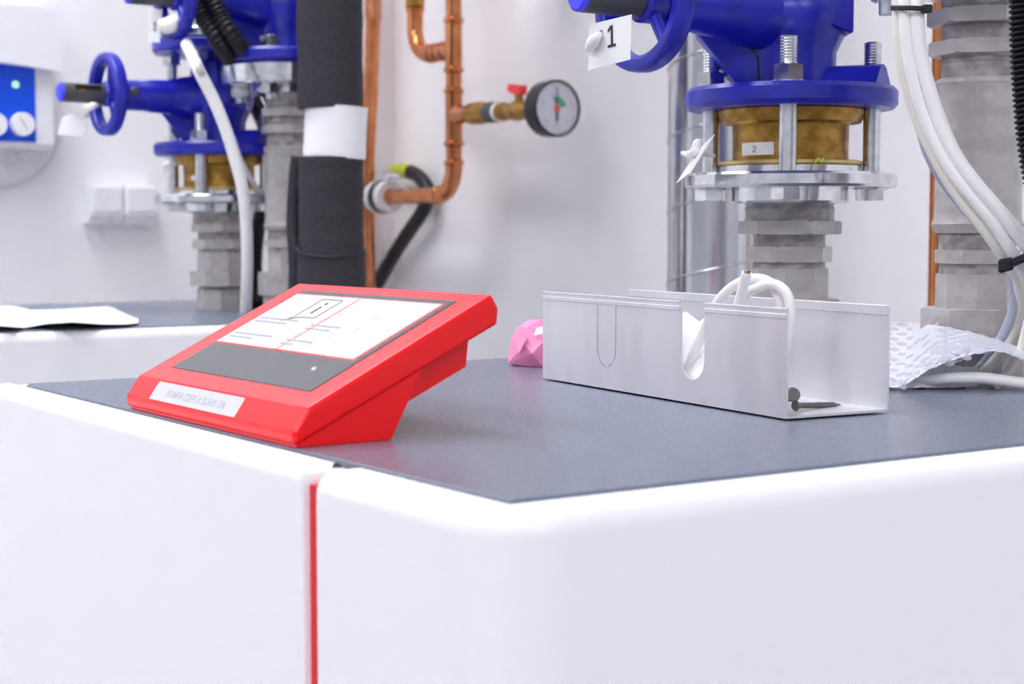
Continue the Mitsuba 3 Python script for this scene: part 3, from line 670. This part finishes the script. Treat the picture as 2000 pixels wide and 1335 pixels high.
part(bv_, 'body', move(lathe([(.0115, .126), (.0135, .131), (.0140, .138), (.0115, .146), (.0128, .160), (.0150, .172), (.0135, .186), (.0120, .2), (.0105, gl - .028)], 12), BV), 'brass', 28)
stem = GZ + gd * .176
part(bv_, 'stem', rod(stem, stem + ZUP * .024, .0062, 20), 'brass', 40)
lv = frame(stem + ZUP * .026 , -U3, np.cross(ZUP, -U3), ZUP)
part(bv_, 'lever', move(hull([(x, y, z) for x, y, z in ((-.024, -.005, .004), (-.024, .005, .004), (.010, -.006, -.004), (.010, .006, -.004), (-.022, -.005, .0135), (-.022, .005, .0135), (.012, -.006, .0095), (.012, .006, .0095), (-.006, -.005, -.003), (-.006, .005, -.003))]), lv), 'ink_red', 25, 'red plastic lever')
# gauge
gx = np.cross(ZUP, -U3); GM = frame(GC, gx, ZUP, -U3)      # z out of the dial, x to the reader's right
pg = thing('pressure_gauge', 'round pressure gauge with black case and pale dial on brass fittings', 'gauge')
GR = .0397
cs = mani(lathe([(GR - .004, -.028), (GR - .001, -.025), (GR, -.006), (GR, .0015), (GR - .001, .003)], 72)) - m3.Manifold.cylinder(.02, GR - .003, GR - .003, 72).translate((0, 0, -.0010))
part(pg, 'case', move(tm(cs), GM), 'black_plastic', 28)
dl = part(pg, 'dial', move(lathe([(GR - .0031, -.0012), (GR - .0031, -.0006)], 64), GM), 'dial_face', False, 'pale grey dial with faint figures')
def gp(x, y, z): return GM @ frame([x, y, z], [1, 0, 0], [0, 1, 0], [0, 0, 1])
for i, s in enumerate('01234'):
    a = math.radians(225 - i * 67.5)
    part(dl, 'figure', move(meshkit.text_mesh(s, .0050, .0002), gp(.0255 * math.cos(a) - .0018, .0255 * math.sin(a) - .0025, -.0005)), 'ink', False)
for i in range(41):
    a = math.radians(225 - i * 6.75); e = np.array([math.cos(a), math.sin(a), 0])
    part(dl, 'tick', move(box(.0315, .0350 if i % 5 else .0358, -.0003, .0003, 0, .0002, .00005), GM @ frame([0, 0, -.0006], e, np.array([-e[1], e[0], 0]), [0, 0, 1])), 'ink_faint', False)
part(dl, 'unit_lettering', move(meshkit.text_mesh('bar', .0038, .0002), gp(-.0042, -.0245, -.0005)), 'ink', False)
sec = sg.Polygon([(0, 0)] + [(.0165 * math.cos(a), .0165 * math.sin(a)) for a in np.radians(np.linspace(12, 118, 20))]).difference(sg.Point(0, 0).buffer(.007))
part(dl, 'green_sector', move(extrude(sec, .0002), gp(0, 0, -.0004)), 'green_ink', False, 'green sector')
part(dl, 'red_mark', move(box(.012, .032, .0008, .0018, 0, .0002, .00005), gp(0, .002, -.0004)), 'line_red', False)
part(dl, 'red_mark', move(box(-.0062, -.0052, .012, .031, 0, .0002, .00005), gp(0, 0, -.0004)), 'line_red', False)
part(pg, 'needle', move(hull([(-.0016, -.0185, 0), (.0006, -.0185, 0), (-.0022, -.012, 0), (.0018, -.012, 0), (.0002, .030, 0), (.0008, .030, 0), (-.0016, -.0185, .0006), (.0006, -.0185, .0006), (.0018, -.012, .0006), (-.0022, -.012, .0006), (.0008, .030, .0006), (.0002, .030, .0006)]), gp(0, 0, .0006)), 'ink_black', False, 'black needle')
part(pg, 'hub', move(lathe([(.0052, 0), (.0046, .0010)], 28), gp(0, 0, .0010)), 'ink_red', 30, 'red hub')
part(pg, 'glass', move(trimesh.creation.annulus(0.0001, GR - .0031, .00005, sections=48) if False else lathe([(GR - .0032, 0), (GR - .0032, .0002)], 48), gp(0, 0, .0018)), 'gauge_glass', False, 'clear dial glass')
part(pg, 'socket', move(cat(ngon(6, .0125, -.038, -.026, .4), drum(.009, -.05, -.036, .0005, 24)), GM), 'brass', 28, 'brass socket')

# pipe clamp, black earthing hose behind the copper
cl_ = thing('pipe_clamp', 'zinc pipe clamp with black rubber lining around the low copper branch', 'clamp')
p0 = le + U3 * .172
for q, (d, ro) in enumerate(((-.016, .0262), (0, .0275), (.016, .0262))):
    part(cl_, 'rubber_lining' if q == 1 else 'steel_band', move(ringlathe([(RC + .001, -.007), (ro - .002, -.008), (ro, -.006), (ro, .006), (ro - .002, .008), (RC + .001, .007)], 36), toward(p0 + U3 * d, U3)), 'black_plastic' if q == 1 else 'rubber_grey', 30)
part(cl_, 'bolt', move(cat(ngon(6, .010, 0, .012, .2), drum(.005, -.012, .03, .0005, 20)), toward(p0 + ZUP * .031 - U3 * .018, -U3)), 'zinc', 28)
part(cl_, 'brass_cap', move(drum(.020, 0, .03, .002, 28), toward(le + U3 * .194, U3)), 'brass', 28, 'brass cap on the pipe end')
hz = thing('earthing_hose', 'black hose with yellow green sleeve bending behind copper pipe towards cabinet top', 'hose')
def hz_at(x, y): return at(x, y, 1.428 / (.826 * (x - CX) / F + .5636))
hp = [hz_at(x, y) for x, y in ((762, 336), (785, 333), (812, 340), (832, 362), (836, 385), (824, 415), (800, 450), (768, 500), (735, 560), (715, 620))]
part(hz, 'hose', tube(hp[1:], .0118, 20), 'black_plastic', 50)
part(hz, 'sleeve', tube([hz_at(771, 335), hz_at(784, 333), hz_at(802, 336)], .0126, 20), 'yellow_green', 50, 'yellow and green sleeve')
part(hz, 'lug', tube([hz_at(752, 340), hz_at(773, 335)], .006, 14, smooth=False), 'zinc', 50, 'zinc cable lug')

# ------------------------------------------------------------------ spiral duct
DX, DZ, DR = (1404 - CX) / F * 2.0, 2.0, .0625
t = thing('ventilation_duct', 'round galvanised spiral ventilation duct standing before the white wall', 'duct')
part(t, 'duct_tube', rod([DX, DZ, .0], [DX, DZ, CEIL], DR, 72), 'duct_metal', 50)
hel = []
pitch = .0855
for a in np.arange(0, 2 * np.pi * (CEIL - .05) / pitch, .16):
    hel.append([DX + (DR + .0002) * math.cos(a), DZ + (DR + .0002) * math.sin(a), .02 + pitch * a / (2 * np.pi)])
part(t, 'spiral_seam', tube(hel, .0017, 8, smooth=False), 'duct_metal', 50, 'raised spiral seam')

# ------------------------------------------------------------------ control box and socket on the left wall
cb = thing('control_box', 'white wall-mounted control box with blue panel and two white knobs', 'control box')
BF = UL - .07
M = CAB
part(cb, 'housing', move(box(.56, .836, BF, UL - .0005, CZ + .1180, CZ + .3210, .006), M), 'box_white', 25)
cov = sg.Polygon([(.56, .3216), (.838, .3216), (.838, .2290)] + [(.838 - .278 * q, .2290 + .0165 * math.sin(math.pi * min(1, q * 1.0) * .5) ** .8) for q in np.linspace(.02, 1, 20)])
part(cb, 'cover', move(extrude(cov, .026), M @ frame([0, BF + .002, CZ], [1, 0, 0], [0, 0, 1], [0, -1, 0])), 'box_white', 25)
part(cb, 'blue_panel', move(box(.562, .8050, BF - .003, BF + .002, CZ + .1265, CZ + .2440, .001), M), 'blue_face', 25, 'bright blue panel')
def wallpt(px, pyy, u):
    d = at(px, pyy, 1.0); Z = u / (d @ U3 - 0); return at(px, pyy, Z)
for px, name in ((42, 'knob'), (-12, 'knob')):
    o = wallpt(px, 243, BF - .003)
    kk = part(cb, name, move(lathe([(.0178, 0), (.0172, .010), (.0165, .012)], 36), toward(o, -U3)), 'white_plastic', 30, 'white rotary knob')
    part(kk, 'pointer', move(box(-.0012, .0012, -.012, .012, .0118, .0126, .0002), toward(o, -U3) @ frame([0, 0, 0], [math.cos(.5), math.sin(.5), 0], [-math.sin(.5), math.cos(.5), 0], [0, 0, 1])), 'rubber_grey', False)
scene['led_green'] = {'type': 'twosided', 'bsdf': {'type': 'diffuse', 'reflectance': rgb(.3, .8, .4)}}
k = part(cb, 'led', move(lathe([(.0046, 0), (.0040, .002)], 24), toward(wallpt(30, 165, BF - .003), -U3)), 'led_green', 30, 'lit green lamp')
scene[k]['emitter'] = {'type': 'area', 'radiance': rgb(.30, .95, .45)}
part(cb, 'led_ring', move(ringlathe([(.0046, 0), (.0058, 0), (.0058, .0015), (.0046, .0015)], 24), toward(wallpt(30, 165, BF - .003), -U3)), 'teflon', 30)
part(cb, 'cable_gland', move(drum(.007, -.012, .002, .001, 20), frame(wallpt(28, 300, BF + .03), [1, 0, 0], [0, 1, 0], [0, 0, 1])), 'rubber_grey', 30)
whole('cable', tube([wallpt(70, 252, UL - .03), wallpt(88, 250, UL - .03), wallpt(106, 264, UL - .02), wallpt(109, 290, UL - .015), wallpt(90, 322, UL - .012), wallpt(55, 348, UL - .01), wallpt(10, 362, UL - .01), wallpt(-60, 366, UL - .01)], .0030, 14), 'cable_pale',
      'pale grey cable looping from the wall-mounted control box down the wall', 'cable', smooth=60)
so = thing('wall_socket', 'white double wall socket with flap covers, low on the left wall', 'socket')
for v0, v1 in ((.899, .9515), (.9535, 1.006)):
    m = hull([(v, u, z) for v in (v0, v1) for u, z in ((UL - .001, .006), (UL - .026, .008), (UL - .038, .020), (UL - .036, .066), (UL - .001, .068))])
    hs = part(so, 'housing', move(m, M @ frame([0, 0, CZ], [1, 0, 0], [0, 1, 0], [0, 0, 1])), 'box_white', 20)
    part(hs, 'cover', move(box(v0 + .003, v1 - .003, UL - .041, UL - .034, CZ + .024, CZ + .064, .002), M), 'box_white', 25)
    part(hs, 'catch', move(box((v0 + v1) / 2 - .004, (v0 + v1) / 2 + .004, UL - .039, UL - .028, CZ + .012, CZ + .018, .001), M), 'rubber_grey', 25)

# ------------------------------------------------------------------ paper on the far cabinet
g = []
for s in np.linspace(0, 1, 30):
    x = -70 + 340 * s
    yb = np.interp(x, [-70, 0, 32, 60, 120, 215, 240, 272], [598, 597, 598, 606, 604, 598, 611, 624])
    yf = np.interp(x, [-70, 0, 46, 90, 140, 200, 250, 272], [636, 636, 640, 632, 629, 633, 633, 630])
    row = []
    for q in np.linspace(0, 1, 10):
        y = yb + (yf - yb) * q; lift = .0012 + .010 * np.interp(x, [-70, 20, 46, 130, 200, 272], [.3, .6, .05, .9, .35, .15]) * (.55 + .45 * q)
        d = at(x, y, 1.0) - [0, 0, CZ]; row.append(d * (TOP + lift - CZ) / d[2] + [0, 0, CZ])
    g.append(row)
whole('paper_sheet', sheet(np.array(g), .0005), 'paper', 'creased white paper sheet lying on grey top of the far left cabinet', 'paper', smooth=40)
# faint strip
# ------------------------------------------------------------------ cables and hoses at the far pump
t = thing('cable', 'thick white cable hanging before the far left blue valve down to its cabinet', 'cable')
wc = [at(364, 86, 1.985), at(378, 115, 1.96), at(392, 145, 1.94), at(416, 192, 1.945), at(440, 250, 1.95), at(458, 308, 1.955), at(472, 360, 1.96), at(480, 420, 1.97), at(483, 500, 1.985), at(482, 560, 2.0), at(480, 606, 2.02), at(480, 611, 2.03)]
part(t, 'sheath', tube(wc, .0072, 20), 'cable_white', 60)
part(t, 'cable_tie', tube([at(384, 138, 1.932), at(396, 132, 1.932)], .0079, 20, smooth=False), 'rubber_grey', 50)
whole('cable', tube([at(455, 270, 2.03), at(470, 312, 2.05), at(494, 356, 2.07), at(520, 395, 2.12), at(528, 480, 2.2), at(528, 590, 2.24)], .0032, 12), 'cable_pale', 'thin grey cable slanting behind the thick white cable, before far brass valve', 'cable', smooth=60)
def corrug(pts, r, pitch, n=40, amp=.14):
    p = spline(pts, n); d = np.r_[0, np.cumsum(np.linalg.norm(np.diff(p, axis=0), axis=1))]
    s = np.arange(0, d[-1], pitch / 4); q = np.stack([np.interp(s, d, p[:, i]) for i in range(3)], 1)
    return tube(q, [r * (1 + amp * (1, .35, -1, .35)[i % 4]) for i in range(len(q))], 18, smooth=False)
whole('corrugated_hose', corrug([at(372, -20, 2.0), at(394, 30, 2.0), at(420, 72, 2.0), at(444, 108, 2.03), at(462, 130, 2.12), at(486, 180, 2.23), at(508, 225, 2.28), at(522, 270, 2.28), at(526, 330, 2.28), at(516, 390, 2.26), at(503, 450, 2.24), at(497, 520, 2.22), at(501, 570, 2.2), at(506, 600, 2.17)], .0095, .006), 'black_plastic',
      'left one of two slanting black corrugated hoses, reappearing between the far grey pipes', 'hose', smooth=50)
whole('corrugated_hose', corrug([at(408, -20, 2.0), at(428, 25, 2.0), at(452, 66, 2.0), at(480, 104, 2.04), at(500, 125, 2.12), at(520, 165, 2.24), at(545, 240, 2.30), at(560, 330, 2.32), at(590, 420, 2.34), at(600, 560, 2.34)], .0095, .006), 'black_plastic',
      'right one of two black corrugated hoses slanting under the cut-off blue valve', 'hose', smooth=50)

# ------------------------------------------------------------------ cable bundle at the right
def bundle(pts, r, mat, label, name='cable'):
    return whole(name, tube(pts, r, 18, 14), mat, label, 'cable', smooth=60)
bundle([at(1752, -300, 1.09), at(1752, -60, 1.088), at(1753, 20, 1.085), at(1758, 108, 1.083), at(1785, 216, 1.08), at(1822, 300, 1.075), at(1862, 370, 1.07), at(1925, 452, 1.065), at(1972, 518, 1.07), at(1991, 560, 1.085), at(1983, 630, 1.10), at(1950, 695, 1.10), at(1905, 742, 1.098), at(1880, 752, 1.095)], .0037,
       'cable_cream', 'cream cable on the left side of the bundle, ending bent on the grey top')
bundle([at(1768, -300, 1.085), at(1767, -60, 1.083), at(1767, 20, 1.078), at(1774, 108, 1.076), at(1801, 216, 1.073), at(1838, 300, 1.068), at(1879, 362, 1.063), at(1943, 440, 1.058), at(1987, 508, 1.06), at(2030, 580, 1.07), at(2075, 660, 1.09), at(2100, 740, 1.1)], .0040,
       'cable_white', 'middle white cable of the bundle in front of thick grey pipe')
bundle([at(1793, -300, 1.085), at(1792, -60, 1.083), at(1791, 20, 1.076), at(1798, 108, 1.074), at(1828, 216, 1.070), at(1864, 300, 1.065), at(1908, 362, 1.060), at(1972, 436, 1.055), at(2018, 500, 1.055), at(2060, 580, 1.06), at(2110, 680, 1.08), at(2130, 740, 1.09)], .0047,
       'cable_white', 'thickest white cable of the bundle, on its right side')
bundle([at(1762, -200, 1.10), at(1764, 60, 1.10), at(1772, 160, 1.098), at(1795, 240, 1.094), at(1812, 300, 1.09), at(1850, 365, 1.086), at(1925, 455, 1.082), at(1970, 520, 1.086), at(1981, 570, 1.09), at(1975, 615, 1.095), at(1955, 660, 1.10), at(1925, 705, 1.105), at(1890, 742, 1.105)], .0032,
       'cable_grey', 'blue grey cable at the back of the bundle, curving down behind the bubble wrap')
bundle([at(2040, 470, 1.075), at(2025, 560, 1.08), at(2008, 630, 1.085), at(1992, 690, 1.085), at(1966, 732, 1.083), at(1940, 758, 1.080)], .0033,
       'cable_cream', 'cream cable at right edge, dropping beside the bubble wrap to the grey top')
bundle([at(1794, 744, 1.079), at(1822, 741, 1.074), at(1860, 738, 1.070), at(1920, 738, 1.068), at(1990, 747, 1.066), at(2060, 757, 1.065)], [.0026, .0036, .0038, .0038, .0038],
       'cable_white', 'white cable lying across the front of the bubble wrap')
t = thing('cable_tie', 'black cable tie fixing the top of the white cable bundle to a zinc bolt', 'cable tie')
ti = [at(1742, 17, 1.085), at(1752, 17, 1.076), at(1772, 17, 1.070), at(1800, 18, 1.067), at(1816, 18, 1.075)]
part(t, 'strap', cat(tube(ti, .0011, 10), tube([p + ZUP * .0010 for p in ti], .0011, 10)), 'black_plastic', 50)
part(t, 'head', move(box(-.0034, .0034, -.004, .003, -.0026, .0026, .0008), frame(at(1809, 18, 1.070), [1, 0, 0], [0, 1, 0], [0, 0, 1])), 'black_plastic', 25)
t = thing('cable_tie', 'black cable tie around the bundle low at the right edge', 'cable tie')
ti = [at(1960, 521, 1.062), at(1975, 517, 1.055), at(2000, 506, 1.048), at(2030, 490, 1.046), at(2050, 478, 1.055)]
part(t, 'strap', cat(tube(ti, .0018, 10), tube([p + np.array([.0008, 0, .0022]) for p in ti], .0018, 10)), 'black_plastic', 50)
part(t, 'head', move(ballhull([(-.0028, 0, -.0028), (.0034, 0, -.001), (.003, 0, .0036), (-.003, 0, .0026)], .0018), frame(at(1964, 519, 1.056), [1, 0, 0], [0, 1, 0], [0, 0, 1])), 'black_plastic', 40)
whole('corrugated_hose', corrug([at(2002, -250, 1.04), at(2003, -60, 1.04), at(2004, 60, 1.04), at(2010, 180, 1.038), at(2022, 300, 1.035), at(2050, 430, 1.03), at(2100, 600, 1.04)], .0092, .0034), 'black_plastic',
      'black corrugated hose at the upper right picture edge', 'hose', smooth=50)

# ------------------------------------------------------------------ bubble wrap
bw = thing('bubble_wrap', 'clear bubble wrap pouch leaning beside the right end of the aluminium channel', 'bubble wrap')
def wrap_pt(s, q):
    """s: 0 left to 1 right; q: 0 lower edge to 1 upper edge."""
    x = 1690 + 330 * s
    yt = np.interp(x, [1690, 1740, 1800, 1850, 1900, 1950, 2020], [624, 627, 631, 639, 650, 664, 692])
    yb = np.interp(x, [1690, 1725, 1745, 1768, 1800, 1835, 1880, 1930, 1970, 2020], [742, 752, 757, 752, 730, 712, 697, 684, 690, 704])
    y = yb + (yt - yb) * q
    Z = np.interp(x, [1690, 1850, 2020], [1.045, 1.055, 1.054]) + q * np.interp(x, [1690, 1780, 1830, 1900, 2020], [.150, .140, .062, .045, .035])
    nz = meshkit.noise(np.array([x * .03, y * .05, 3.0])) - .5
    Z -= .006 * nz * (1 - .4 * q) + .006 * math.sin(math.pi * q)
    Z -= .010 * max(0, .32 - q) / .32 * (meshkit.fbm(np.array([x * .11, y * .16, 5.0]), 3) - .5) * 2 * np.interp(x, [1690, 1760, 1840], [1, 1, .5])
    n2 = meshkit.noise(np.array([x * .13, y * .2, 7.0])) - .5
    y += 3.5 * n2 * (1.2 - q)
    return at(x, y, Z)
G = np.array([[wrap_pt(s, q) for q in np.linspace(0, 1, 44)] for s in np.linspace(0, 1, 90)])
part(bw, 'film', sheet(G, .0003), 'bubble_film', 50)
under = np.array([[at(1760 + 150 * s, 758 - 6 * s + (-46 + 4 * math.sin(9 * s)) * q * (1 - .15 * s), 1.074 + .012 * q + .004 * (meshkit.noise(np.array([s * 9, q * 5, 1.0])) - .5)) for q in np.linspace(0, 1, 12)] for s in np.linspace(0, 1, 24)])
part(bw, 'inner_film', sheet(under, .0003), 'bubble_film', 40)
lowf = np.array([[at(1735 + 150 * s, 748 + 8 * q + 4 * (meshkit.noise(np.array([s * 14, q * 3, 2.0])) - .5), 1.095 - .020 * q) for q in np.linspace(0, 1, 6)] for s in np.linspace(0, 1, 30)])
part(bw, 'inner_film', sheet(lowf, .0003), 'bubble_film', 40)
part(bw, 'packed_part', hull([at(1780, 744, 1.085), at(1824, 720, 1.083), at(1822, 745, 1.083), at(1785, 746, 1.12), at(1824, 722, 1.12), at(1826, 742, 1.12)]), 'black_metal', False, 'dark part inside the pouch')
dome = trimesh.creation.icosphere(2, 1.0); dome = trimesh.Trimesh(dome.vertices, dome.faces)
dv = np.array(dome.vertices); dome_top = trimesh.intersections.slice_mesh_plane(dome, [0, 0, 1], [0, 0, 0])
rows = 13
for j in range(rows):
    for i in range(11):
        s, q = (i + .5 * (j % 2) + .3) / 10.6, (j + .5) / rows
        if not (.05 < s < .97): continue
        c = wrap_pt(s, q); du = wrap_pt(min(1, s + .02), q) - wrap_pt(s - .02, q); dq = wrap_pt(s, min(1, q + .04)) - wrap_pt(s, q - .04)
        n = np.cross(du, dq); n /= np.linalg.norm(n); n = n if n[1] < 0 else -n
        B = toward(c, n); S_ = np.diag([.0041, .0041, .0009, 1])
        part(bw, 'bubble', move(dome_top, B @ S_), 'bubble_dome', 50)

# ------------------------------------------------------------------ pink plastic bag
pk = thing('plastic_bag', 'small crumpled pink plastic bag behind the left end of the aluminium channel', 'bag')
pz = 1.262
pp = [at(991, 709, pz), at(997, 664, pz), at(1012, 637, pz - .004), at(1032, 625, pz), at(1058, 622, pz + .004), at(1085, 630, pz + .01), at(1100, 660, pz + .02), at(1110, 712, pz - .004), at(1060, 716, pz - .014), at(1020, 714, pz - .006), at(1022, 672, pz - .016), at(1010, 690, pz - .010), at(1040, 690, pz - .020), at(1040, 650, pz - .014), at(1060, 668, pz - .018), at(1000, 690, pz + .02), at(1050, 640, pz + .02), at(1100, 700, pz + .03), at(1010, 705, pz + .03), at(1028, 640, pz - .012)]
pp = [np.array([p[0], p[1], max(p[2], TOP + .0004)]) for p in pp]
part(pk, 'film', hull(pp), 'pink_film', False)
part(pk, 'fold', sheet(blend4([at(1014, 690, pz - .018), at(1030, 660, pz - .0215), at(1016, 642, pz - .0125), at(1001, 664, pz - .006)], 5, 5), .0006), 'pink_film', False)
part(pk, 'label', sheet(blend4([at(1042, 656, pz - .024), at(1066, 650, pz - .024), at(1066, 636, pz - .021), at(1048, 640, pz - .020)], 4, 4), .0005), 'paper', False, 'white paper label')
